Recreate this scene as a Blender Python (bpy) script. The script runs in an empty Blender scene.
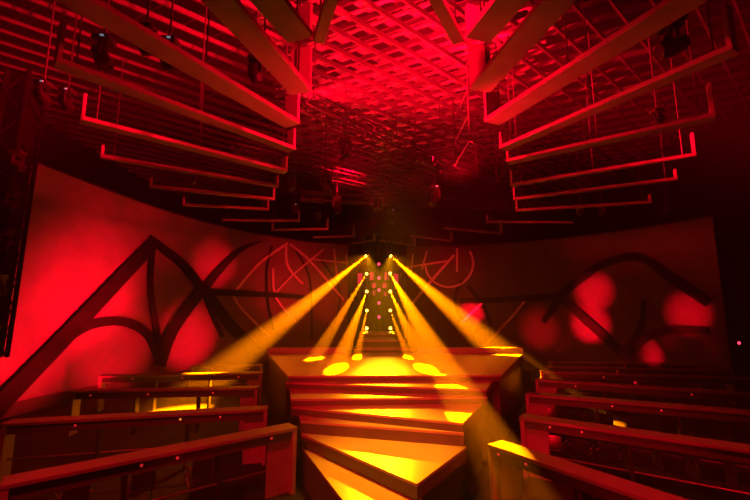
import bpy, bmesh, math, random
from mathutils import Vector, Matrix
random.seed(7)
S = bpy.context.scene
COL = S.collection
R = math.radians

# ------------------------------------------------------------------ camera
EYE = 3.5
FPX = 400.0
cam_data = bpy.data.cameras.new('camera')
cam_data.sensor_width = 36.0
cam_data.lens = FPX / 750 * 36
cam_data.clip_start = 0.05
cam = bpy.data.objects.new('camera', cam_data)
COL.objects.link(cam)
cam.location = (-0.5, 0, EYE)
cam.rotation_euler = (R(90 + 8.53), 0, R(-0.57))
S.camera = cam
CM = cam.rotation_euler.to_matrix()
CO = Vector(cam.location)

def ray(px, py):
    return CM @ Vector(((px - 375) / FPX, (250 - py) / FPX, -1))
def at_z(px, py, z):
    d = ray(px, py); return CO + d * ((z - CO.z) / d.z)
def at_y(px, py, y):
    d = ray(px, py); return CO + d * ((y - CO.y) / d.y)

# ------------------------------------------------------------------ materials
def mat(name, color, rough=0.5, metal=0.0, noise=0.0, nscale=8.0, bump=0.0, bscale=40.0, emit=None, estr=0.0, spec=0.5):
    m = bpy.data.materials.new(name); m.use_nodes = True
    nt = m.node_tree; b = nt.nodes['Principled BSDF']
    b.inputs['Base Color'].default_value = (*color, 1)
    b.inputs['Roughness'].default_value = rough
    b.inputs['Metallic'].default_value = metal
    b.inputs['Specular IOR Level'].default_value = spec
    tc = nt.nodes.new('ShaderNodeTexCoord')
    if noise > 0:
        n = nt.nodes.new('ShaderNodeTexNoise'); n.inputs['Scale'].default_value = nscale; n.inputs['Detail'].default_value = 5
        nt.links.new(tc.outputs['Object'], n.inputs['Vector'])
        r = nt.nodes.new('ShaderNodeValToRGB')
        r.color_ramp.elements[0].position = 0.3; r.color_ramp.elements[1].position = 0.7
        r.color_ramp.elements[0].color = (*[c * (1 - noise) for c in color], 1)
        r.color_ramp.elements[1].color = (*[min(1, c * (1 + noise)) for c in color], 1)
        nt.links.new(n.outputs['Fac'], r.inputs['Fac']); nt.links.new(r.outputs['Color'], b.inputs['Base Color'])
    if bump > 0:
        n2 = nt.nodes.new('ShaderNodeTexNoise'); n2.inputs['Scale'].default_value = bscale
        nt.links.new(tc.outputs['Object'], n2.inputs['Vector'])
        bp = nt.nodes.new('ShaderNodeBump'); bp.inputs['Strength'].default_value = bump; bp.inputs['Distance'].default_value = 0.02
        nt.links.new(n2.outputs['Fac'], bp.inputs['Height']); nt.links.new(bp.outputs['Normal'], b.inputs['Normal'])
    if emit:
        b.inputs['Emission Color'].default_value = (*emit, 1); b.inputs['Emission Strength'].default_value = estr
    return m

M = {}
M['black'] = mat('black_drape', (.004, .004, .004), .95, noise=.3, nscale=3, spec=.05)
M['floor'] = mat('dark_floor', (.010, .009, .009), .8, noise=.3, nscale=2, bump=.1)
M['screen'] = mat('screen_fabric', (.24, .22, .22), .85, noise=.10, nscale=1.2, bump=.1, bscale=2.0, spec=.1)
M['screen_shaded'] = mat('shaded_screen_fabric', (.13, .115, .115), .85, noise=.10, nscale=1.2, bump=.1, bscale=2.0, spec=.1)  # same fabric, with the dimmer light on this screen put into its colour
M['branch_dark'] = mat('branch_silhouette', (.014, .012, .012), .8, noise=.3, nscale=3, spec=.1)  # near black puts the silhouette of the unlit branches into the colour
M['branch_lit'] = mat('branch_lit_tone', (.85, .80, .80), .4)  # pale colour carries the brightness of the edge-lit branches
M['deck'] = mat('stage_deck', (.42, .37, .31), .28, noise=.10, nscale=1.6, bump=.05, bscale=6)
M['fascia'] = mat('stage_fascia', (.11, .10, .095), .42, noise=.1, nscale=2)
M['skirt'] = mat('stage_skirt', (.02, .018, .018), .35, noise=.2, nscale=2)
M['desk'] = mat('desk_laminate', (.22, .20, .185), .40, noise=.12, nscale=3, bump=.04)
M['desk_panel'] = mat('desk_end_panel', (.30, .26, .24), .5, noise=.12, nscale=3)
M['desk_dark'] = mat('desk_underside', (.06, .05, .05), .6, noise=.2)
M['metal'] = mat('black_metal', (.05, .05, .052), .3, .6, noise=.2, nscale=10)
M['pipe'] = mat('grey_pipe', (.22, .21, .21), .4, .7, noise=.15, nscale=10)
M['fin'] = mat('plank_board', (.26, .235, .21), .5, noise=.14, nscale=2.5, bump=.05)
M['fin_plate'] = mat('plank_end_board', (.36, .32, .30), .5, noise=.1, nscale=3)
M['joist'] = mat('grid_steel', (.05, .045, .045), .5, .2, noise=.2, nscale=6)
M['slat'] = mat('grid_slat', (.40, .38, .38), .55, .2, noise=.2, nscale=6)
M['seat'] = mat('dark_seat', (.035, .03, .03), .35, noise=.3, nscale=12)
M['chrome'] = mat('seat_edge_steel', (.55, .52, .5), .25, 1.0)
M['lens_y'] = mat('amber_lens', (1, .7, .2), .3, emit=(1, .50, .04), estr=13)
M['lens_r'] = mat('red_lens', (1, .1, .1), .3, emit=(1, .03, .08), estr=4)
M['lens_off'] = mat('dark_lens', (.02, .02, .03), .08)
M['marker'] = mat('red_glow', (1, .1, .1), .3, emit=(1, .03, .03), estr=.35)
M['glow_y'] = mat('amber_glow', (1, .5, .1), .3, emit=(1, .4, .03), estr=.7)
M['led'] = mat('white_led', (.8, .9, 1), .3, emit=(.6, .75, 1), estr=.22)
M['glow_panel'] = mat('lit_red_panel', (.4, .05, .08), .4, emit=(1, .01, .06), estr=.55)
M['rail'] = mat('rail_paint', (.5, .45, .42), .4)

# ------------------------------------------------------------------ mesh helpers
def link(name, bm, m, parent=None, smooth=False):
    """links a bmesh given in world coordinates as one object; under a parent it is moved into the parent's frame"""
    if parent is not None:
        bmesh.ops.transform(bm, matrix=parent.matrix_basis.inverted(), verts=bm.verts)
        if parent.parent is not None: raise ValueError
    bmesh.ops.recalc_face_normals(bm, faces=bm.faces)
    me = bpy.data.meshes.new(name); bm.to_mesh(me); bm.free()
    if smooth:
        for p in me.polygons: p.use_smooth = True
    me.materials.append(m)
    o = bpy.data.objects.new(name, me); COL.objects.link(o)
    if parent is not None: o.parent = parent
    return o

def sub(name, bm, m, part):
    """a sub-part: bm in world coordinates, part itself has an identity offset under its thing"""
    root = part.parent
    bmesh.ops.transform(bm, matrix=root.matrix_basis.inverted(), verts=bm.verts)
    bmesh.ops.recalc_face_normals(bm, faces=bm.faces)
    me = bpy.data.meshes.new(name); bm.to_mesh(me); bm.free()
    me.materials.append(m)
    o = bpy.data.objects.new(name, me); COL.objects.link(o); o.parent = part
    return o

def tag(o, label, cat, group=None, kind=None):
    if label: o['label'] = label
    if cat: o['category'] = cat
    if group: o['group'] = group
    if kind: o['kind'] = kind
    return o

def thing(name, label, cat, loc, group=None, kind=None):
    o = bpy.data.objects.new(name, None); COL.objects.link(o)
    o.empty_display_size = .1
    o.location = loc
    o.matrix_basis = Matrix.Translation(Vector(loc))
    return tag(o, label, cat, group, kind)

def frame(z, hint=Vector((0, 0, 1))):
    z = z.normalized()
    if abs(z.dot(hint)) > .98: hint = Vector((0, 1, 0))
    x = hint.cross(z).normalized(); y = z.cross(x)
    return Matrix((x, y, z)).transposed()

def add_box(bm, c, size, rot=None, bev=0.0):
    r = bmesh.ops.create_cube(bm, size=1.0)
    vs = r['verts']
    bmesh.ops.scale(bm, vec=size, verts=vs)
    if bev > 0:
        es = list({e for v in vs for e in v.link_edges})
        rb = bmesh.ops.bevel(bm, geom=es, offset=bev, segments=1, affect='EDGES', profile=.5)
        vs = list({v for f in rb['faces'] for v in f.verts} | {v for v in vs if v.is_valid})
    mm = Matrix.Translation(Vector(c))
    if rot is not None: mm = mm @ rot.to_4x4()
    bmesh.ops.transform(bm, matrix=mm, verts=vs)

def add_bar(bm, p, q, w, h, up=Vector((0, 0, 1)), bev=0.0):
    """square bar p->q, w across, h along 'up'"""
    p = Vector(p); q = Vector(q); d = q - p
    add_box(bm, (p + q) / 2, (w, h, d.length), frame(d, up), bev)

def add_tube(bm, p, q, r0, r1=None, seg=10):
    p = Vector(p); q = Vector(q); d = q - p
    r1 = r0 if r1 is None else r1
    rr = bmesh.ops.create_cone(bm, cap_ends=True, segments=seg, radius1=r0, radius2=r1, depth=d.length)
    bmesh.ops.transform(bm, matrix=Matrix.Translation((p + q) / 2) @ frame(d).to_4x4(), verts=rr['verts'])

def add_prism(bm, pts, z0, z1):
    lo = [bm.verts.new((x, y, z0)) for x, y in pts]
    hi = [bm.verts.new((x, y, z1)) for x, y in pts]
    n = len(pts)
    bm.faces.new(lo[::-1]); bm.faces.new(hi)
    for i in range(n):
        bm.faces.new((lo[i], lo[(i + 1) % n], hi[(i + 1) % n], hi[i]))

def B(): return bmesh.new()

# ------------------------------------------------------------------ lights
def spot(name, pos, target, watts, color, deg, blend=.2, radius=.05):
    l = bpy.data.lights.new(name, 'SPOT'); l.energy = watts; l.color = color
    l.spot_size = R(deg); l.spot_blend = blend; l.shadow_soft_size = radius
    o = bpy.data.objects.new(name, l); COL.objects.link(o)
    o.location = pos
    o.rotation_euler = (Vector(target) - Vector(pos)).to_track_quat('-Z', 'Y').to_euler()
    return o
RED = (1.0, .0, .012)
AMBER = (1.0, .20, .0)
YELLOW = (1.0, .33, .002)

FLOOR = -.5
# ------------------------------------------------------------------ room shell
def struct(name, bm, m):
    o = link(name, bm, m); o['kind'] = 'structure'; return o
bm = B(); add_box(bm, (0, 14.5, FLOOR - .1), (38, 41, .2)); struct('floor', bm, M['floor'])
bm = B(); add_box(bm, (0, 14.5, 14.6), (38, 41, .2)); struct('ceiling', bm, M['black'])
bm = B(); add_box(bm, (-19, 14.5, 7.0), (.2, 41, 15.0)); struct('wall_left', bm, M['black'])
bm = B(); add_box(bm, (19, 14.5, 7.0), (.2, 41, 15.0)); struct('wall_right', bm, M['black'])
bm = B(); add_box(bm, (0, 34.9, 7.0), (37.8, .2, 15.0)); struct('wall_back', bm, M['black'])
bm = B(); add_box(bm, (0, -5.9, 7.0), (37.8, .2, 15.0)); struct('wall_front', bm, M['black'])

# ------------------------------------------------------------------ curved screens
def smooth_path(pts, n=10):
    out = []
    for i in range(len(pts) - 1):
        p0 = pts[max(i - 1, 0)]; p1 = pts[i]; p2 = pts[i + 1]; p3 = pts[min(i + 2, len(pts) - 1)]
        for k in range(n):
            t = k / n
            out.append(tuple(.5 * ((2 * b) + (-a + c) * t + (2 * a - 5 * b + 4 * c - d) * t * t + (-a + 3 * b - 3 * c + d) * t ** 3)
                             for a, b, c, d in zip(p0, p1, p2, p3)))
    out.append(tuple(pts[-1]))
    return out
PLAN_L = smooth_path([(-14.7, 13.6), (-13.7, 18.6), (-12.0, 23.2), (-9.4, 26.8), (-5.5, 29.4), (-1.6, 30.4)])
PLAN_R = smooth_path([(16.4, 19.2), (14.2, 23.4), (10.8, 27.0), (6.4, 29.5), (1.6, 30.4)])

def screen(plan, h0, h1, name, label, fab):
    t = thing(name, label, 'screen', (plan[0][0], plan[0][1], 0))
    n = len(plan)
    bm = B(); rows = []
    for i, (x, y) in enumerate(plan):
        f = i / (n - 1); h = h0 + (h1 - h0) * f
        # outward direction (away from the room centre)
        o = Vector((x, y - 12)).normalized() * .08
        rows.append([bm.verts.new((x, y, .0)), bm.verts.new((x, y, h)), bm.verts.new((x + o.x, y + o.y, h)), bm.verts.new((x + o.x, y + o.y, .0))])
    for a, b in zip(rows, rows[1:]):
        for k in range(4):
            bm.faces.new((a[k], a[(k + 1) % 4], b[(k + 1) % 4], b[k]))
    bm.faces.new(rows[0]); bm.faces.new(rows[-1][::-1])
    link('fabric', bm, M[fab], t, smooth=False)
    bm = B()
    for (x, y), (x2, y2) in zip(plan, plan[1:]):
        add_bar(bm, (x, y, FLOOR / 2), (x2, y2, FLOOR / 2), .2, -FLOOR)
    link('plinth', bm, M['desk_dark'], t)
    bm = B()
    for i in range(0, n - 1):
        (x, y), (x2, y2) = plan[i], plan[i + 1]
        add_bar(bm, (x, y, h0 + (h1 - h0) * i / (n - 1)), (x2, y2, h0 + (h1 - h0) * (i + 1) / (n - 1)), .1, .1)
    link('top_rail', bm, M['metal'], t)
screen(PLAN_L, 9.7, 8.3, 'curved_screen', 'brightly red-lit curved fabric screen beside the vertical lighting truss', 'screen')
screen(PLAN_R, 8.1, 8.3, 'curved_screen', 'darker red curved fabric screen with three narrow bright glows', 'screen_shaded')

def on_plan(px, py, plan, off):
    """the point where the sight line meets the screen's plan curve moved 'off' metres into the room"""
    d = ray(px, py); best = None
    pts = []
    for x, y in plan:
        v = Vector((x, y - 10)).normalized(); pts.append((x - v.x * off, y - v.y * off))
    for (x1, y1), (x2, y2) in zip(pts, pts[1:]):
        ex, ey = x2 - x1, y2 - y1
        den = d.x * ey - d.y * ex
        if abs(den) < 1e-9: continue
        t = ((x1 - CO.x) * ey - (y1 - CO.y) * ex) / den
        s = ((x1 - CO.x) * d.y - (y1 - CO.y) * d.x) / den
        if t > 0 and -.02 <= s <= 1.02 and (best is None or t < best[0]):
            best = (t, CO + d * t, Vector((ey, -ex, 0)).normalized())
    if best is None:
        y = pts[-1][1]; p = at_y(px, py, y); best = (((p - CO).length) / d.length, p, Vector((0, -1, 0)))
    t, p, nrm = best
    if nrm.y > 0 and abs(nrm.y) > .3 or (CO - p).dot(nrm) < 0: nrm = -nrm
    return p, nrm, t

def branch(root, plan, pts, w0, w1, m, off=.22, thick=.07):
    if m is M['branch_dark']: w0 *= .85; w1 *= .85
    path = smooth_path(pts, 7)
    n = len(path); P = [on_plan(x, y, plan, off) for x, y in path]
    bm = B(); rows = []
    for i in range(n):
        a = P[max(i - 1, 0)][0]; b = P[min(i + 1, n - 1)][0]
        tan = (b - a).normalized(); p, nrm, t = P[i]
        side = nrm.cross(tan).normalized()
        w = (w0 + (w1 - w0) * i / (n - 1)) * t / FPX / 2
        rows.append([bm.verts.new(p + side * w), bm.verts.new(p - side * w), bm.verts.new(p - side * w - nrm * thick), bm.verts.new(p + side * w - nrm * thick)])
    for a, b in zip(rows, rows[1:]):
        for k in range(4): bm.faces.new((a[k], a[(k + 1) % 4], b[(k + 1) % 4], b[k]))
    bm.faces.new(rows[0]); bm.faces.new(rows[-1][::-1])
    return link('branch', bm, m, root)
dk, lt = M['branch_dark'], M['branch_lit']
lat = thing('branch_lattice', 'lattice of dark and thin pale curved branches before the brightly red-lit screen', 'lattice', (-13, 20, 0))
for pts, w0, w1, m in [
    ([(-6, 412), (11, 394), (65, 338), (108, 292), (154, 243)], 27, 15, dk),
    ([(58, 346), (86, 327), (113, 321), (135, 325), (151, 338), (161, 362)], 11, 10, dk),
    ([(154, 243), (151, 285), (157, 330), (163, 364)], 6, 9, dk),
    ([(150, 238), (181, 262), (204, 289)], 9, 11, dk),
    ([(204, 287), (174, 329), (160, 366)], 14, 15, dk),
    ([(204, 287), (212, 312), (223, 337)], 8, 5, dk),
    ([(206, 292), (232, 326), (258, 352)], 13, 12, dk),
    ([(204, 291), (235, 293), (276, 295), (312, 298)], 9, 4, dk),
    ([(204, 289), (222, 268), (242, 249), (262, 241)], 11, 1.5, dk),
    ([(272, 246), (267, 270), (268, 300), (274, 330)], 2.5, 2.5, dk),
    ([(232, 293), (242, 309), (269, 336)], 2.4, 2.4, lt),
    ([(273, 268), (276, 297), (296, 322)], 2.4, 2.0, lt),
    ([(290, 244), (310, 261), (344, 300)], 2.4, 2.2, lt),
    ([(235, 292), (259, 264), (288, 243)], 2.6, 2.2, lt),
    ([(286, 245), (288, 266), (303, 284)], 2.6, 2.2, lt),
    ([(274, 295), (293, 275), (324, 249)], 2.0, 1.6, lt),
    ([(334, 249), (337, 276)], 1.8, 1.8, lt),
    ([(310, 259), (358, 264)], 1.6, 1.6, lt),
    ([(296, 250), (310, 280), (312, 340)], 2.0, 2.0, dk),
    ([(320, 258), (340, 292), (330, 340)], 2.0, 2.0, dk),
    ([(346, 254), (352, 300)], 1.6, 1.6, lt),
]: branch(lat, PLAN_L, pts, w0, w1, m)
lat = thing('branch_lattice', 'lattice of dark branches with a pale ring before the darker red screen', 'lattice', (13, 22, 0))
ring = [(449 + 24 * math.cos(R(a)), 263 + 24 * math.sin(R(a))) for a in range(-30, 200, 23)]
for pts, w0, w1, m in [
    (ring, 2.2, 1.8, lt),
    ([(402, 268), (447, 261)], 1.8, 2.0, lt),
    ([(412, 304), (432, 280), (454, 255)], 3.0, 2.4, lt),
    ([(457, 248), (457, 272)], 1.8, 1.8, lt),
    ([(427, 251), (422, 269)], 1.8, 1.8, lt),
    ([(413, 254), (411, 272)], 1.6, 1.6, lt),
    ([(460, 324), (484, 301)], 3.0, 2.4, lt),
    ([(484, 346), (508, 321), (516, 312), (527, 298)], 2.6, 2.0, lt),
    ([(468, 285), (487, 314), (491, 342)], 5, 4, dk),
    ([(462, 318), (472, 332), (476, 348)], 4, 4, dk),
    ([(460, 301), (492, 300), (527, 298), (561, 296)], 6, 8, dk),
    ([(462, 280), (455, 300), (466, 324), (490, 328)], 4, 4, dk),
    ([(557, 298), (579, 280), (607, 262), (638, 257), (664, 273), (684, 287), (708, 303)], 8, 11, dk),
    ([(558, 295), (591, 325), (628, 358)], 9, 11, dk),
    ([(561, 294), (550, 312), (543, 322)], 9, 6, dk),
    ([(618, 356), (636, 337), (642, 319), (643, 300)], 9, 4, dk),
    ([(624, 354), (651, 334), (672, 330), (708, 331)], 9, 8, dk),
]: branch(lat, PLAN_R, pts, w0, w1, m)

# ------------------------------------------------------------------ catwalk slabs
ZG, ZF, ZE, ZD, ZC, ZB, ZA = 1.56, 1.39, 1.21, 1.03, .83, .55, .26
def xy(px, py, z):
    p = at_z(px, py, z); return (p.x, p.y)
def slab(pts, z, zb, label, deck_t=.05, front=None):
    c = (sum(p[0] for p in pts) / len(pts), sum(p[1] for p in pts) / len(pts))
    t = thing('stage_slab', label, 'stage platform', (c[0], c[1], 0), 'stacked slabs of the catwalk')
    bm = B(); add_prism(bm, pts, z - deck_t, z); link('deck', bm, M['deck'], t)
    inset = [(c[0] + (x - c[0]) * .997, c[1] + (y - c[1]) * .997) for x, y in pts]
    bm = B(); add_prism(bm, inset, zb, z - deck_t - .004); link('fascia', bm, M['fascia'], t)
    if zb > FLOOR + .02:
        ins2 = [(c[0] + (x - c[0]) * .985, c[1] + (y - c[1]) * .985) for x, y in pts]
        bm = B(); add_prism(bm, ins2, FLOOR, zb - .004); link('skirt', bm, M['skirt'], t)
    return t
gL, gR = xy(288, 376, ZG), xy(501, 375, ZG)
bL, bR = xy(268, 353.5, ZG), xy(523, 353.5, ZG)
slab([gL, gR, bR, (bR[0] - .6, 18.9), (bL[0] + .6, 18.9), bL], ZG, ZG - .19, 'wide main stage floor washed yellow where the beams land')
fL, fR = (gL[0] - .06, gL[1] - .04), xy(486, 389.5, ZF)
slab([fL, fR, (gR[0] - .05, gR[1] + .5), (gL[0] + .05, gL[1] + .5)], ZF, ZF - .2, 'stage slab forming the first step down from the main stage floor')
eL, eR = xy(291, 399, ZE), (fR[0] + .02, fR[1] - .04)
slab([eL, eR, (fR[0] - .02, fR[1] + .45), (fL[0] + .02, fL[1] + .45)], ZE, ZE - .2, 'stage slab forming the second step down, edge nearly straight across')
dL, dR = (eL[0] + .03, eL[1] - .04), xy(463, 423, ZD)
slab([dL, dR, (eR[0] - .02, eR[1] + .3), (eL[0] + .05, eL[1] + .3)], ZD, ZD - .22, 'stage slab with a round yellow light spot near its corner')
cL, cR = xy(301, 421, ZC), (dR[0] + .01, dR[1] - .04)
slab([cL, cR, (dR[0] + .02, dR[1] + .35), (dL[0] + .1, dL[1] + .3)], ZC, ZC - .28, 'narrow wedge-shaped stage slab above the large triangular slab')
bA, bB_, bC = (cL[0] + .02, cL[1] - .05), xy(417, 484, ZB), (cR[0] + .03, cR[1] - .02)
slab([bA, bB_, bC, (cR[0], cR[1] + .25), (cL[0], cL[1] + .3)], ZB, ZB - .28, 'large triangular stage slab pointing at the viewer')
aA, aB = (bA[0] + .04, bA[1] - .06), xy(352, 512, ZA)
slab([aA, aB, (bB_[0] + .2, aB[1] - .6), (bB_[0] + .1, bB_[1] + .1), (bA[0] + .05, bA[1] + .2)], ZA, FLOOR, 'lowest stage slab emerging under the triangular slab')
# raised kerb along the rear of the main stage
for x0, x1, lab in [(bL[0], -1.6, 'low kerb along the rear stage edge beside the broad haze beam and the bright screen'),
                    (1.6, bR[0], 'low kerb along the rear stage edge before the pale ring')]:
    bm = B(); add_bar(bm, (x0, bR[1] + .05, ZG + .13), (x1, bR[1] + .05, ZG + .13), .12, .26, bev=.01)
    tag(link('stage_kerb', bm, M['rail'], None), lab, 'kerb', 'rear stage kerbs')
# rear steps
for (hw, y0, y1, z, lab) in [(1.35, 18.92, 20.2, 1.72, 'lower rear step at the foot of the lamp towers'),
                             (1.2, 20.22, 22.4, 2.0, 'middle rear step between the stage floor and the lamp towers'),
                             (1.15, 22.42, 25.0, 2.22, 'topmost rear step just before the lamp towers')]:
    t = thing('stage_step', lab, 'step', (0, y0, 0), 'rear steps')
    bm = B(); add_prism(bm, [(-hw, y0), (hw, y0), (hw, y1), (-hw, y1)], z - .05, z); link('tread', bm, M['deck'], t)
    bm = B(); add_prism(bm, [(-hw + .02, y0 + .03), (hw - .02, y0 + .03), (hw - .02, y1), (-hw + .02, y1)], FLOOR, z - .052); link('riser', bm, M['skirt'], t)

# ------------------------------------------------------------------ audience desks
def desk(p_in, p_out, label, inset_side, lamps, group, z=.9, width=.46, amber=None):
    a = Vector((p_in[0], p_in[1], 0)); b = Vector((p_out[0], p_out[1], 0))
    d = (b - a).normalized(); nrm = Vector((-d.y, d.x, 0))
    if nrm.y > 0: nrm = -nrm            # nrm points to the camera side
    t = thing('audience_desk', label, 'desk', a, group)
    off = -nrm * width / 2              # given points run along the near edge; the top lies behind it
    zz = Vector((0, 0, 1))
    L = (b - a).length
    bm = B(); add_bar(bm, a + off + zz * (z - .035), b + off + zz * (z - .035), width, .07, bev=.008); link('desk_top', bm, M['desk'], t)
    bm = B(); add_bar(bm, a - nrm * .10 + d * .05 + zz * (z - .17), b - nrm * .10 - d * .05 + zz * (z - .17), .03, .19); link('apron', bm, M['desk_dark'], t)
    bm = B(); add_bar(bm, a + off + d * .06 + zz * FLOOR, a + off + d * .06 + zz * (z - .072), .1, width * .94, nrm, .008)
    link('end_panel', bm, M['desk_panel'], t)
    bm = B(); add_bar(bm, a + off + d * .36 + zz * FLOOR, a + off + d * .36 + zz * (z - .072), .5, .05, nrm)
    link('modesty_panel', bm, M['desk_panel'], t)
    bm = B(); add_bar(bm, b + off - d * .06 + zz * FLOOR, b + off - d * .06 + zz * (z - .072), .1, width * .94, nrm, .008)
    link('end_panel', bm, M['desk_panel'], t)
    k = max(1, int(L / 2.4))
    for i in range(1, k + 1):
        s = L * i / (k + 1)
        bm = B(); q = a + off + d * s
        add_bar(bm, q + zz * FLOOR, q + zz * (z - .072), .06, .28, nrm); link('leg', bm, M['metal'], t)
    bm = B(); add_tube(bm, a + off + d * .1 + zz * .05, b + off - d * .1 + zz * .05, .022); link('foot_rail', bm, M['pipe'], t)
    for s in lamps:
        bm = B(); q = a + d * (L * s) - nrm * .075 + zz * (z - .15)
        bmesh.ops.create_uvsphere(bm, u_segments=10, v_segments=6, radius=.028, matrix=Matrix.Translation(q))
        link('glint_bead', bm, M['glow_y'] if amber == s else M['marker'], t)  # glowing beads standing in for blurred reflections under the desk top
    return a, b, d, nrm
ROWS = {}
ZD_ = .9
lefts = [((298, 427), (0, 486), 'front audience desk whose corner meets the triangular stage slab, tilted most', (.12, .5, .62)),
         ((268, 409), (0, 424), 'second audience desk back, on the bright screen side, with an amber marker', (.2, .36, .75)),
         ((258, 388), (70, 391.5), 'third audience desk back on the bright screen side, with an open end frame', (.25, .6, .9)),
         ((262, 373), (98, 376), 'fourth audience desk back on the bright screen side', (.15, .5, .8)),
         ((262, 365), (190, 366.5), 'short farthest audience desk on the bright screen side', (.2, .7))]
for i, (pi, po, lab, lamps) in enumerate(lefts):
    ROWS[('L', i)] = desk(xy(*pi, ZD_), xy(*po, ZD_), lab, 1, lamps, 'audience desks', amber=.36 if i == 1 else None)
rights = [((487, 444), (770, 541), 'front audience desk with a bright yellow light patch on its end', (.05, .2)),
          ((519, 417), (775, 454), 'second audience desk back on the dark wall side, ending by the orange stage corner', (.15, .3)),
          ((525, 394), (775, 415), 'third audience desk back on the dark wall side', (.4, .6)),
          ((535, 379.5), (775, 396), 'fourth audience desk back on the dark wall side, yellow glint on its top', (.2, .7)),
          ((541, 371.5), (770, 379.5), 'fifth audience desk back on the dark wall side', (.3,)),
          ((546, 366.5), (734, 371), 'sixth audience desk back, ending in a square hoop end', (.4,)),
          ((551, 362), (703, 364.5), 'farthest audience desk before the darker red screen', (.5,))]
for i, (pi, po, lab, lamps) in enumerate(rights):
    ROWS[('R', i)] = desk(xy(*pi, ZD_), xy(*po, ZD_), lab, -1, lamps, 'audience desks')

a, b, d, nrm = ROWS[('R', 0)]
q = a + d * .95 - nrm * 1.25
t = thing('foot_light', 'glowing red bar light with round knob between the front desks, dark wall side', 'bar light', q)
bm = B(); add_bar(bm, q + Vector((0, 0, .22)), q + d * .75 + Vector((0, 0, .22)), .08, .05, bev=.01); link('light_strip', bm, M['marker'], t)
bm = B(); add_bar(bm, q + Vector((0, .05, .16)), q + d * .75 + Vector((0, .05, .16)), .14, .07, bev=.01); link('housing', bm, M['metal'], t)
bm = B(); add_tube(bm, q + d * .35 + nrm * .06 + Vector((0, 0, .13)), q + d * .35 + nrm * .12 + Vector((0, 0, .13)), .09, .09, 14); link('knob', bm, M['metal'], t)
for f in (.1, .65):
    bm = B(); k_ = q + d * f + Vector((0, .05, 0)); add_tube(bm, (k_.x, k_.y, FLOOR), (k_.x, k_.y, .14), .02, seg=8); link('leg', bm, M['metal'], t)

# ------------------------------------------------------------------ audience seats between the desks
def make_seat():
    t = thing('audience_chair', 'dark folding audience chair with slim steel back edges between the desk rows', 'chair', (0, 0, 0), 'audience chairs between the desks')
    bm = B(); add_box(bm, (0, 0, .44), (.44, .42, .05), None, .015); link('seat', bm, M['seat'], t)
    rt = Matrix.Rotation(R(12), 3, 'X')
    bm = B(); add_box(bm, (0, -.25, .66), (.42, .03, .34), rt, .012); link('backrest', bm, M['seat'], t)
    for s in (-1, 1):
        bm = B(); add_bar(bm, (s * .24, .30, .60), (s * .24, -.30, .66), .03, .03, bev=.006); add_tube(bm, (s * .24, .16, 0), (s * .24, .18, .61), .012, seg=8); link('arm_rail', bm, M['chrome'], t)
        bm = B(); add_tube(bm, (s * .205, -.24, 0), (s * .205, .14, .44), .012, seg=8); link('leg', bm, M['metal'], t)
    return t
proto = make_seat(); first = True
for (side, i, n, s0, s1) in [('R', 0, 4, .48, .95), ('R', 1, 7, .12, .95), ('R', 2, 7, .10, .92), ('L', 0, 3, .35, .8)]:
    a, b, d, nrm = ROWS[(side, i)]
    for k in range(n):
        s = s0 + (s1 - s0) * k / (n - 1)
        p = a + (b - a) * s - nrm * 1.28
        if first: c = proto; first = False
        else:
            c = proto.copy(); COL.objects.link(c)
            for ch in proto.children:
                e = ch.copy(); COL.objects.link(e); e.parent = c
        ang = math.atan2(-nrm.y, -nrm.x) - math.pi / 2
        c.location = (p.x, p.y, FLOOR); c.rotation_euler = (0, 0, ang + random.uniform(-.12, .12))

# ------------------------------------------------------------------ hanging ceiling planks
ZC_ = 8.2
GRID_Z = 11.70
HANG_Z = 11.70
def plank(pi, po, h_in, h_out, label, side, width=.5, z=ZC_, rods=True):
    a = at_z(*pi, z); b = at_z(*po, z)
    d = (b - a).normalized(); nrm = Vector((-d.y, d.x, 0))
    if nrm.y < 0: nrm = -nrm                # away from the camera
    t = thing('ceiling_plank', label, 'ceiling plank', (a.x, a.y, z), 'hanging ceiling planks')
    off = nrm * width / 2; zz = Vector((0, 0, 1)); th = .11
    bm = B(); add_bar(bm, a + off + zz * th / 2, b + off + zz * th / 2, width, th, bev=.008); link('board', bm, M['fin'], t)
    for q, h, s in ((a, h_in, 1), (b, h_out, -1)):
        if h > 0:
            bm = B(); qq = q + off + d * .05 * s
            add_bar(bm, qq + zz * (th + .002), qq + zz * (th + h), .08, width * .96, nrm, .006); link('end_plate', bm, M['fin_plate'], t)
    L = (b - a).length
    for s in ((.06, .5, .94) if L > 3 else (.12, .88)):
        q = a + d * (L * s) + off
        bm = B(); add_tube(bm, q + zz * th, (q.x, q.y, HANG_Z), .018, seg=8); link('hanger_rod', bm, M['metal'], t)
    return a, b
ordn = ['first', 'second', 'third', 'fourth', 'fifth', 'sixth', 'seventh', 'eighth', 'ninth', 'tenth', 'eleventh', 'twelfth']
LP = [((313, 37), (276, -10), .5, 0), ((312, 92), (222, -14), .95, 0), ((300, 124), (60, -18), .75, .6), ((296, 150), (56, 61), .55, .8), ((288, 172), (80, 119), .45, .6),
      ((279, 187), (100, 157), .38, .3), ((275, 200), (149, 187), .42, .3), ((269, 210), (182, 205.5), .4, .3), ((299.5, 221.5), (222, 220.5), .5, 0), ((328, 229.5), (271, 230.5), .6, .4), ((354, 236.5), (313, 238), .6, 0), ((374, 241), (352, 244), .4, 0)]
lookL = ['steep ceiling plank next to the bright red ceiling gap, {} from the viewer', 'broad orange-brown ceiling plank with tall end plate, {} from the viewer']
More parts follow.
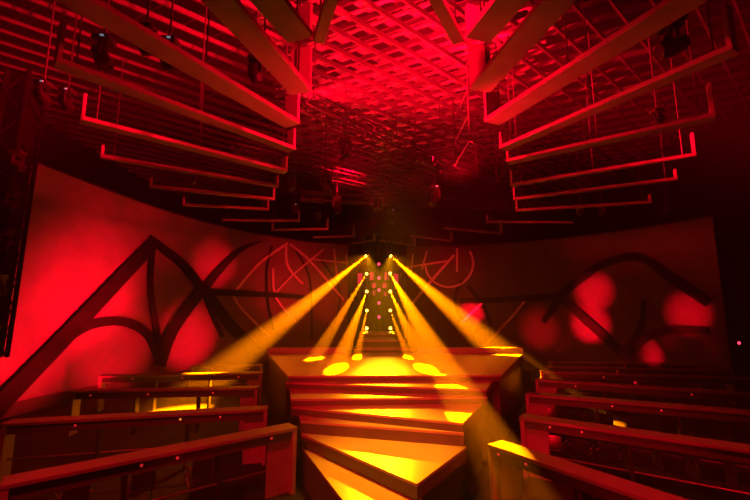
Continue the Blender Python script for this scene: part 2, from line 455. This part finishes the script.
for i, (pi, po, hi, ho) in enumerate(LP):
    lab = ('hanging ceiling plank above the bright screen side, %s counted from the viewer' % ordn[i])
    if i == 1: lab = 'broad orange-brown hanging plank with tall end plate, above the bright screen side'
    if i == 11: lab = 'tiny farthest hanging plank just above the amber lamp tower, bright screen side'
    plank(pi, po, hi, ho, lab, -1, .5 if i < 3 else (.34 if i < 5 else .2))
RP = [((465, 38), (503, -10), .5, 0), ((469, 90), (557, -16), .95, 0), ((484, 122), (690, -10), .75, 0), ((499, 149), (733, 48), .4, .85), ((506, 162), (716, 116), .45, .8),
      ((510, 186), (697, 155.5), .5, .65), ((513, 200), (678, 179.5), .5, .3), ((516, 211), (652, 203), .45, .3), ((487, 222.5), (574, 223), .35, 0), ((503, 234), (445, 228.5), .8, 0), ((453, 241.5), (412, 236.5), .6, 0), ((416, 246), (381, 241), .5, 0)]
for i, (pi, po, hi, ho) in enumerate(RP):
    lab = ('hanging ceiling plank above the dark wall side, %s counted from the viewer' % ordn[i])
    if i == 1: lab = 'broad orange-brown hanging plank with forked end plate, above the dark wall side'
    if i == 5: lab = 'long hanging plank with bright square outer end, above the dark wall side'
    if i == 11: lab = 'tiny farthest hanging plank just above the amber lamp tower, dark wall side'
    plank(pi, po, hi, ho, lab, 1, .5 if i < 3 else (.34 if i < 5 else .2))
# the two inner arms of the fork over the stage
plank((313, 42), (328, -10), 0, 0, 'short bright red plank joining the fork beside the ceiling gap, bright screen side', 1, .2)
plank((464, 42), (438, -10), 0, 0, 'short bright red plank joining the fork beside the ceiling gap, dark wall side', -1, .2)

# ------------------------------------------------------------------ gridiron
def clip(p, d, x0, x1, y0, y1):
    t0, t1 = -1e9, 1e9
    for o, v, lo, hi in ((p[0], d[0], x0, x1), (p[1], d[1], y0, y1)):
        if abs(v) < 1e-9:
            if not lo <= o <= hi: return None
            continue
        a, b = (lo - o) / v, (hi - o) / v
        if a > b: a, b = b, a
        t0, t1 = max(t0, a), min(t1, b)
    return (t0, t1) if t1 - t0 > 1 else None
def lattice(name, label, z, w, h, step, ang, m, part, jitter=0.0, area=(-15, 15, 1, 28)):
    t = thing(name, label, 'ceiling grid', (0, 14, z), None, 'structure')
    d = Vector((math.cos(R(ang)), math.sin(R(ang)), 0)); nrm = Vector((-d.y, d.x, 0))
    k = -40
    while k <= 40:
        p = Vector((0, 14, z)) + nrm * (k * step + random.uniform(-jitter, jitter)); k += 1
        c = clip(p, d, *area)
        if not c: continue
        bm = B(); add_bar(bm, p + d * c[0], p + d * c[1], w, h); link(part, bm, m, t)
lattice('ceiling_grid', 'lower layer of red-lit diagonal steel joists under the roof', 11.75, .06, .16, .72, 40, M['joist'], 'joist')
lattice('ceiling_grid', 'second layer of red-lit diagonal steel joists crossing the lower ones', 12.05, .06, .16, .8, -28, M['joist'], 'joist')
lattice('ceiling_grid', 'fine upper slats laid across the red-lit joists', 12.5, .14, .05, .5, -28, M['slat'], 'slat', .12, (-4.6, 5.4, 1, 22))
lattice('ceiling_grid', 'topmost wide slats under the dark roof', 12.9, .28, .05, .85, 40, M['slat'], 'slat', .12, (-4.6, 5.4, 1, 22))

# ------------------------------------------------------------------ trusses, bars, rigging frame
def truss(p, q, s, label, name='lighting_truss', hang=True, r=.03, m=None):
    m = m or M['metal']
    p = Vector(p); q = Vector(q); d = q - p; F = frame(d); L = d.length
    t = thing(name, label, 'truss', p)
    cs = [F @ Vector((x * s / 2, y * s / 2, 0)) for x, y in ((1, 1), (-1, 1), (-1, -1), (1, -1))]
    for c in cs:
        bm = B(); add_tube(bm, p + c, q + c, r, seg=8); link('chord', bm, m, t)
    n = max(3, int(L / s))
    for f in range(4):
        bm = B()
        c0, c1 = cs[f], cs[(f + 1) % 4]
        for i in range(n):
            a = p + d * (i / n); b = p + d * ((i + 1) / n)
            if i % 2: add_tube(bm, a + c0, b + c1, r * .6, seg=6)
            else: add_tube(bm, a + c1, b + c0, r * .6, seg=6)
        link('bracing', bm, m, t)
    if hang and abs(d.normalized().z) < .5:
        for s_ in (.1, .9):
            a = p + d * s_
            bm = B(); add_tube(bm, a + Vector((0, 0, s / 2)), (a.x, a.y, HANG_Z), .02, seg=8); link('hanger_rod', bm, M['metal'], t)
    return t
truss(at_z(300, 98, 9.4), at_z(405, 150, 9.4), .45, 'dark truss crossing under the glowing red haze of the ceiling')
truss(at_z(412, 156, 8.85), at_z(444, 168, 8.85), .4, 'dark truss continuing to the rigging frame beside the ceiling planks')
truss(at_z(232, 150, 8.9), at_z(430, 196, 8.9), .4, 'dark slanting truss carrying round moving head lights above the stage')
truss(at_z(300, 196, 8.8), at_z(560, 208, 8.8), .4, 'rear dark truss with moving head lights before the lamp towers')
VT0 = at_y(-16, 358, 13); VT1 = at_y(18, 140, 13)
VT2 = VT1 + (VT1 - VT0) * ((11.55 - VT1.z) / (VT1.z - VT0.z))
vt = truss(VT0, VT2, .75, 'black lighting truss hanging upright before the edge of the bright screen', 'vertical_truss', False, .07, M['black'])
bm = B(); add_bar(bm, VT0, VT2, .62, .62); link('cable_cover', bm, M['black'], vt)

t = thing('rigging_frame', 'open steel rigging frame hanging beside the inner ends of the planks', 'rigging frame', at_z(480, 175, 9.0))
c0, c1, c2, c3 = at_z(455, 165, 9.0), at_z(497, 182, 9.0), at_z(512, 158, 9.0), at_z(470, 140, 9.0)
cs = [c0, c1, c2, c3]
for c in cs + [(c0 + c1) / 2, (c1 + c2) / 2]:
    bm = B(); add_tube(bm, c, (c.x, c.y, HANG_Z), .035, seg=8); link('post', bm, M['metal'], t)
for k in range(4):
    for dz in (0, .9, 1.8):
        bm = B(); u = Vector((0, 0, dz)); add_tube(bm, cs[k] + u, cs[(k + 1) % 4] + u, .03, seg=8); link('crossbar', bm, M['metal'], t)

def head(pos, target, label, lens='off', hang=GRID_Z, scale=1.0, led=False, group='moving head lights', floor=False, pole_down=None, wide=1.0):
    """a moving head: pos is the pivot of the head"""
    pos = Vector(pos); d = (Vector(target) - pos).normalized(); s = scale
    t = thing('moving_head_light', label, 'stage light', pos, group)
    zz = Vector((0, 0, 1))
    side = d.cross(zz)
    side = side.normalized() if side.length > .05 else Vector((1, 0, 0))
    bm = B(); add_tube(bm, pos - d * .20 * s, pos + d * .05 * s, .13 * s, .165 * s, 14); add_tube(bm, pos + d * .05 * s, pos + d * .20 * s, .165 * s, .15 * s, 14)
    add_tube(bm, pos - d * .26 * s, pos - d * .20 * s, .08 * s, .13 * s, 14)
    hd = link('head', bm, M['metal'], t)
    bm = B(); add_tube(bm, pos + d * .20 * s, pos + d * .215 * s, .125 * s, .11 * s, 14)
    sub('lens', bm, {'off': M['lens_off'], 'y': M['lens_y'], 'r': M['lens_r']}[lens], hd)
    up = zz if not floor else -zz
    bm = B()
    for sg in (-1, 1):
        add_bar(bm, pos + side * .2 * s * sg, pos + side * .2 * s * sg + up * .28 * s, .05 * s, .12 * s, side)
    add_bar(bm, pos - side * .22 * s + up * .30 * s, pos + side * .22 * s + up * .30 * s, .14 * s, .06 * s)
    link('yoke', bm, M['metal'], t)
    bm = B(); add_box(bm, pos + up * .40 * s, (.36 * s, .30 * s, .14 * s), None, .02 * s); link('base', bm, M['metal'], t)
    if hang:
        bm = B(); add_tube(bm, pos + zz * .47 * s, (pos.x, pos.y, hang), .022, seg=8); link('drop_pole', bm, M['metal'], t)
    if led:
        bm = B(); add_box(bm, pos + up * .40 * s + Vector((.06, -.16 * s, 0)), (.07 * s, .03, .03 * s)); link('status_led', bm, M['led'], t)
    return t

# dark moving heads over the stage
for k, (px, py, z, sc, ld, lab) in enumerate([
    (325, 187, 8.0, 1.15, False, 'dark moving head light hanging under the slanting truss, nearest the bright screen'),
    (378, 205, 8.35, 1.3, False, 'dark moving head light hanging just above the lamp towers'),
    (435, 199, 8.35, 1.3, True, 'dark moving head light with a small white glint by the rigging frame'),
    (392, 219, 8.2, 1.1, True, 'small dark moving head light low above the dark wall side lamp tower'),
    (337, 208, 7.9, 1.05, False, 'dark moving head light near the plank ends above the bright screen side'),
    (345, 151, 9.0, 1.0, False, 'small dark moving head light before the glowing red haze'),
    (290, 185, 8.3, 1.0, False, 'dark moving head light tucked between inner plank ends, bright screen side')]):
    p = at_z(px, py, z); head(p, (0, p.y - 2, 1), lab, 'off', GRID_Z, sc, ld)
for k, (px, py, z, sc, ld, tgt, lab) in enumerate([
    (102, 58, 8.6, 1.0, True, (-2, 9, 1), 'cluster light with red reflections hanging over the fourth ceiling plank'),
    (168, 60, 8.6, 1.0, True, (-1, 10, 1), 'cluster light on a red-lit drop pole between the third and fourth planks'),
    (42, 98, 8.6, .9, True, (-3, 12, 1), 'outermost cluster light, white LED lit, high by the vertical truss'),
    (66, 104, 8.95, .9, True, (-3, 12, 1), 'cluster light with white LED at the outer end of the fifth plank'),
    (145, 45, 8.8, .9, False, (-3, 12, 1), 'dark cluster light between two lit ones, above the fourth plank'),
    (192, 180, 8.7, .8, False, (-2, 14, 1), 'red-tinged light between the sixth and seventh planks'),
    (295, 211, 8.6, .8, True, (-1, 16, 1), 'small light with white LED behind the ninth plank'),
    (318, 218, 8.6, .8, False, (-1, 16, 1), 'small dark light behind the tenth plank'),
    (255, 74, 8.9, .9, True, (-1, 12, 1), 'dark light with white LED between the second and third planks'),
    (672, 47, 8.5, 1.1, False, (1.5, 8.2, 7.4), 'light throwing a short red beam under the third plank, dark wall side'),
    (678, 12, 8.7, 1.0, False, (3, 9, 1), 'light with red reflections above the red beam'),
    (658, 122, 8.7, .8, False, (3, 14, 1), 'small light above the fifth plank on the dark wall side'),
    (580, 212, 8.4, .8, False, (3, 16, 1), 'small dark light under the eighth plank end, dark wall side'),
    (602, 213, 8.4, .8, False, (3, 16, 1), 'small dark light farther along the eighth plank, dark wall side'),
    (667, 212, 8.4, .8, False, (3, 16, 1), 'lone small light hanging past the plank ends over the darker screen')]):
    p = at_z(px, py, z); head(p, tgt, lab, 'off', GRID_Z, sc, ld)
# fixtures on the vertical truss
for k, f in enumerate((.06, .22, .37, .50, .64)):
    p = VT0 + (VT2 - VT0) * f
    head((p.x + .60, 12.45, p.z), (0, 14, 1), 'black light clamped to the upright truss, %s from the bottom' % ordn[k], 'off', None, 1.0)

# ------------------------------------------------------------------ lamp towers
TY = 25.6
TXL, TXR, TXC = at_y(367, 290, TY).x, at_y(390, 290, TY).x, at_y(379, 290, TY).x
heights_px = [255, 273, 291, 310, 328]
tops = []
for tx_, side, nm in ((TXL, -1, 'bright screen side'), (TXR, 1, 'dark wall side')):
    t = thing('lamp_tower', 'slim dark tower carrying five amber lamps on the ' + nm, 'lamp tower', (tx_ , TY + .45, 0))
    bm = B()
    for sx in (-.14, .14): add_tube(bm, (tx_ + sx, TY + .45, FLOOR), (tx_ + sx, TY + .45, 8.0), .03, seg=8)
    link('mast', bm, M['metal'], t)
    for py in heights_px:
        z = at_y(367, py, TY).z
        bm = B(); add_bar(bm, (tx_ - .2, TY + .42, z + .30), (tx_ + .2, TY + .42, z + .30), .06, .06); link('rung', bm, M['metal'], t)
    bm = B(); add_box(bm, (tx_, TY + .45, FLOOR + .03), (.7, .7, .06), None, .01); link('base_plate', bm, M['metal'], t)
rank = ['top', 'second from top', 'middle', 'fourth from top', 'lowest']
def stagept(px, py, z=ZG): return at_z(px, py, z)
TG = {'L': [at_z(205, 385, .35), at_z(279, 417, .1), stagept(337, 368), stagept(357, 357), stagept(360, 341, 2.0)],
      'R': [at_z(543, 392, .2), at_z(479, 430, .93), stagept(425, 368), stagept(408, 357), stagept(399, 341, 2.0)]}
DEG = [9.2, 4.0, 3.6, 2.7, 2.4]
PW = [1900000, 1000000, 600000, 320000, 120000]
BLEND = [1.0, .45, .35, .35, .35]
for tx_, key, nm in ((TXL, 'L', 'bright screen side tower'), (TXR, 'R', 'dark wall side tower')):
    for k, py in enumerate(heights_px):
        p = at_y(367 if key == 'L' else 390, py, TY); p = Vector((tx_, TY, p.z))
        tg = TG[key][k]
        head(p, tg, 'lit amber lamp throwing a haze beam, %s on the %s' % (rank[k], nm), 'y', None, .72, False, 'amber tower lamps')
        dd = (tg - p).normalized()
        spot('amber_beam', p + dd * .19, tg, PW[k] * (.6 if k == 1 and key == 'L' else 1), AMBER, DEG[k], BLEND[k], .03)
# centre mast with red lamps and lit panels
t = thing('centre_mast', 'dark centre mast with five red lamps between the amber towers', 'lamp tower', (TXC, TY + .3, 0))
bm = B(); add_tube(bm, (TXC, TY + .3, FLOOR), (TXC, TY + .3, 7.6), .05); link('mast', bm, M['metal'], t)
for py in (264, 278, 290, 303, 317):
    z = at_y(379, py, TY).z
    bm = B(); add_tube(bm, (TXC, TY + .24, z), (TXC, TY + .05, z), .08, .11, 12); hs = link('lamp_housing', bm, M['metal'], t)
    bm = B(); bmesh.ops.create_uvsphere(bm, u_segments=12, v_segments=8, radius=.09, matrix=Matrix.Translation((TXC, TY + .03, z)))
    sub('lens', bm, M['lens_r'], hs)
for k, (px, py, w, h) in enumerate([(374, 285.5, .24, .30), (384.5, 285.5, .24, .30), (371.5, 276, .26, .55), (386.5, 276, .26, .55), (374, 293, .16, .30), (385, 294, .16, .28), (360, 279, .30, .8), (396, 279, .30, .7)]):
    p = at_y(px, py, TY + .75 + .14 * k)
    t = thing('lit_panel', ['small magenta lit panel low beside the centre mast, bright screen side', 'small magenta lit panel low beside the centre mast, dark wall side',
                            'taller red lit panel behind the tower rungs, bright screen side', 'taller red lit panel behind the tower rungs, dark wall side',
                            'narrow red lit panel by the middle amber lamp, bright screen side', 'narrow red lit panel by the middle amber lamp, dark wall side',
                            'dim red lit panel outside the amber tower, bright screen side', 'dim red lit panel outside the amber tower, dark wall side'][k], 'lit panel', p, 'red lit panels behind the towers')
    bm = B(); add_box(bm, p, (w, .04, h), None, .01); link('face', bm, M['glow_panel'], t)
    bm = B(); add_box(bm, p + Vector((0, .06, 0)), (w + .06, .06, h + .06), None, .01); link('housing', bm, M['metal'], t)
    bm = B(); add_tube(bm, p + Vector((0, .08, -h / 2)), (p.x, p.y + .08, FLOOR), .02, seg=8); link('stand', bm, M['metal'], t)
# dark back drape between the two screens
bm = B()
xs = [-2.2 + 4.4 * i / 60 for i in range(61)]
fr = [bm.verts.new((x, 29.6 + .07 * math.sin(i * 1.6), FLOOR)) for i, x in enumerate(xs)]
ft = [bm.verts.new((x, 29.6 + .07 * math.sin(i * 1.6), 9.0)) for i, x in enumerate(xs)]
br_ = [bm.verts.new((x, 29.66 + .07 * math.sin(i * 1.6), FLOOR)) for i, x in enumerate(xs)]
bt = [bm.verts.new((x, 29.66 + .07 * math.sin(i * 1.6), 9.0)) for i, x in enumerate(xs)]
for i in range(60):
    bm.faces.new((fr[i], fr[i + 1], ft[i + 1], ft[i])); bm.faces.new((br_[i], bt[i], bt[i + 1], br_[i + 1]))
    bm.faces.new((ft[i], ft[i + 1], bt[i + 1], bt[i])); bm.faces.new((fr[i], br_[i], br_[i + 1], fr[i + 1]))
bm.faces.new((fr[0], ft[0], bt[0], br_[0])); bm.faces.new((fr[-1], br_[-1], bt[-1], ft[-1]))
tag(link('black_drape', bm, M['black']), 'black pleated drape closing the gap behind the lamp towers', 'drape')
# red indicator on the dark side wall
p = at_y(739, 343, 20.5)
t = thing('indicator_lamp', 'small lone red indicator lamp glowing in the dark beside the screen', 'indicator lamp', p)
bm = B(); add_tube(bm, p, p + Vector((0, .12, 0)), .09, .09, 12); link('housing', bm, M['metal'], t)
bm = B(); bmesh.ops.create_uvsphere(bm, u_segments=12, v_segments=8, radius=.07, matrix=Matrix.Translation(p)); link('lens', bm, M['lens_r'], t)
bm = B(); add_tube(bm, p + Vector((0, .1, 0)), (p.x, p.y + .1, FLOOR), .025, seg=8); link('stand', bm, M['metal'], t)

# ------------------------------------------------------------------ stage lighting
# red uplights on the screens
def wall_spot(px, py, plan, watts, deg, dist=5.0, dz=-1.5, blend=1.0):
    tgt, nrm, t = on_plan(px, py, plan, 0)
    pos = tgt + nrm * dist; pos.z = max(.3, tgt.z + dz)
    spot('red_screen_light', pos, tgt, watts, RED, deg, blend, .12)
for px, py, w, deg in [(90, 290, 9000, 70), (22, 345, 7500, 70), (110, 350, 4500, 60), (188, 338, 6500, 48), (214, 265, 3800, 40), (120, 230, 700, 100), (285, 290, 1000, 60), (330, 300, 700, 50)]:
    wall_spot(px, py, PLAN_L, w * .62, deg)
for px, py, w, deg in [(590, 324, 4600, 30), (594, 292, 3200, 30), (642, 356, 4200, 28), (690, 346, 4000, 28), (688, 314, 2200, 28), (472, 312, 5500, 24), (540, 330, 900, 34)]:
    wall_spot(px, py, PLAN_R, w * 1.8, deg)
# red wash on stage fascias and desks from the front of the room
spot('red_front_light', (-5, 1.5, 9.0), (-3.5, 10, .8), 4000, RED, 60, .8, .15)
spot('red_front_light', (5, 1.5, 9.0), (4, 10, .8), 3600, RED, 60, .8, .15)
spot('red_stage_light', (.3, 1.0, 5.0), (.2, 13, 1.0), 3500, RED, 30, .6, .15)
spot('red_low_fill', (2.2, 2, 2.6), (5.5, 13, .3), 900, RED, 36, .8, .1)  # added low fills to brighten the desk end panels
spot('red_low_fill', (-2.6, 2, 2.6), (-3.6, 12, .3), 500, RED, 30, .8, .1)
for (i0, w) in ((0, 60), (1, 60), (2, 50), (3, 40)):
    a, b, d, nrm = ROWS[('R', i0)]
    q = a + d * .5 - nrm * .75 + Vector((0, 0, .35))
    spot('red_panel_fill', q, q - nrm * 1.2 + Vector((0, 0, -.05)) - d * .1, w, RED, 120, .8, .05)  # added fills on the desk panels; only the front row has a bar light
# red lamps in the ceiling, and added red fills
for pos, tgt, w, deg in [((.5, 6, 8.8), (.8, 9.0, 12.5), 6500, 90), ((1.2, 11, 8.8), (.6, 12.0, 12.5), 8000, 110), ((-2, 17, 8.6), (-1, 15, 12.5), 2600, 130), ((3, 16, 8.6), (3, 13, 12.5), 2800, 130), ((0, 21, 8.6), (0, 19, 12.5), 1400, 130)]:
    spot('red_ceiling_light', pos, tgt, w, RED, deg, .9, .15)
spot('red_plank_fill', (.4, 4.6, 8.45), (.4, 12, 10.5), 2300, RED, 130, .9, .2)  # plank spots are added to brighten the board edges and end plates
spot('red_plank_fill', (.2, 9.5, 8.5), (-7, 12.5, 9.9), 2600, RED, 52, .5, .2)
spot('red_plank_fill', (.6, 9.5, 8.5), (8, 12.5, 9.9), 2600, RED, 52, .5, .2)
spot('red_plank_fill', (.2, 15, 8.45), (-7, 19, 10.3), 2600, RED, 50, .5, .2)
spot('red_plank_fill', (.6, 15, 8.45), (8, 19, 10.3), 2600, RED, 50, .5, .2)
spot('red_plank_fill', (.3, 9.4, 7.6), (-4.6, 7.6, 8.6), 2000, RED, 66, .7, .15)
spot('red_plank_fill', (.5, 9.4, 7.6), (5.4, 7.6, 8.6), 2000, RED, 66, .7, .15)
spot('red_bounce_fill', (.4, 5.5, 4.5), (.4, 9.5, 8.4), 700, RED, 110, .9, .3)  # added lamp in place of red bounce on the plank undersides
spot('red_haze_fill', (-2.8, 12.0, 10.3), (3, 12.0, 11.0), 110000, RED, 40, .9, .1)  # haze spots are added to brighten the red haze
spot('red_haze_fill', (3.0, 9.0, 10.2), (-2.5, 9.5, 10.7), 60000, RED, 40, .9, .1)
pr = at_z(672, 47, 8.5); tr = at_z(590, 62, 9.4)
spot('red_short_beam', pr + (tr - pr).normalized() * .25, tr, 20000, RED, 15, .3, .05)
# added red light raking the middle of the screens and their pale branches
spot('red_branch_fill', (0, 17, 7.5), on_plan(285, 275, PLAN_L, 0)[0], 3000, RED, 36, .9, .1)
spot('red_branch_fill', (0, 19, 7.5), on_plan(450, 275, PLAN_R, 0)[0], 2400, RED, 26, .9, .1)
# added yellow and amber wash: extra spots without fixtures at tower tops and overhead
ZT = at_y(367, 255, TY).z
spot('amber_wide_fill', (TXL, TY - .3, ZT), (-4.5, 11, .5), 5500, AMBER, 34, 1.0, .1)
spot('amber_wide_fill', (TXR, TY - .3, ZT), (4.5, 11, .5), 3500, AMBER, 34, 1.0, .1)
for x in (TXL, TXR):
    spot('yellow_stage_fill', (x, TY - .3, ZT), (.1 - x, 14.2, 1.5), 8500, YELLOW, 18, .8, .1)
    spot('yellow_stage_fill', (x, TY - .3, ZT), (0, 8.8, .6), 5500, YELLOW, 13, .6, .1)
spot('yellow_overhead_fill', (.2, 9.4, 8.3), at_z(388, 455, ZB), 6500, YELLOW, 32, .8, .6)

# ------------------------------------------------------------------ haze
w = bpy.data.worlds.new('haze_world'); S.world = w; w.use_nodes = True
nt = w.node_tree
bg = nt.nodes['Background']; bg.inputs['Color'].default_value = (0, 0, 0, 1); bg.inputs['Strength'].default_value = 0
vs = nt.nodes.new('ShaderNodeVolumeScatter'); vs.inputs['Density'].default_value = .0065; vs.inputs['Anisotropy'].default_value = .45
nt.links.new(vs.outputs['Volume'], nt.nodes['World Output'].inputs['Volume'])

S.view_settings.view_transform = 'Standard'
S.view_settings.look = 'None'
S.view_settings.exposure = 0.08
S.view_settings.gamma = 1.0
S.view_settings.use_curve_mapping = False
S.cycles.use_denoising = True
S.cycles.volume_bounces = 0
S.cycles.max_bounces = 6
S.cycles.sample_clamp_indirect = 4.0
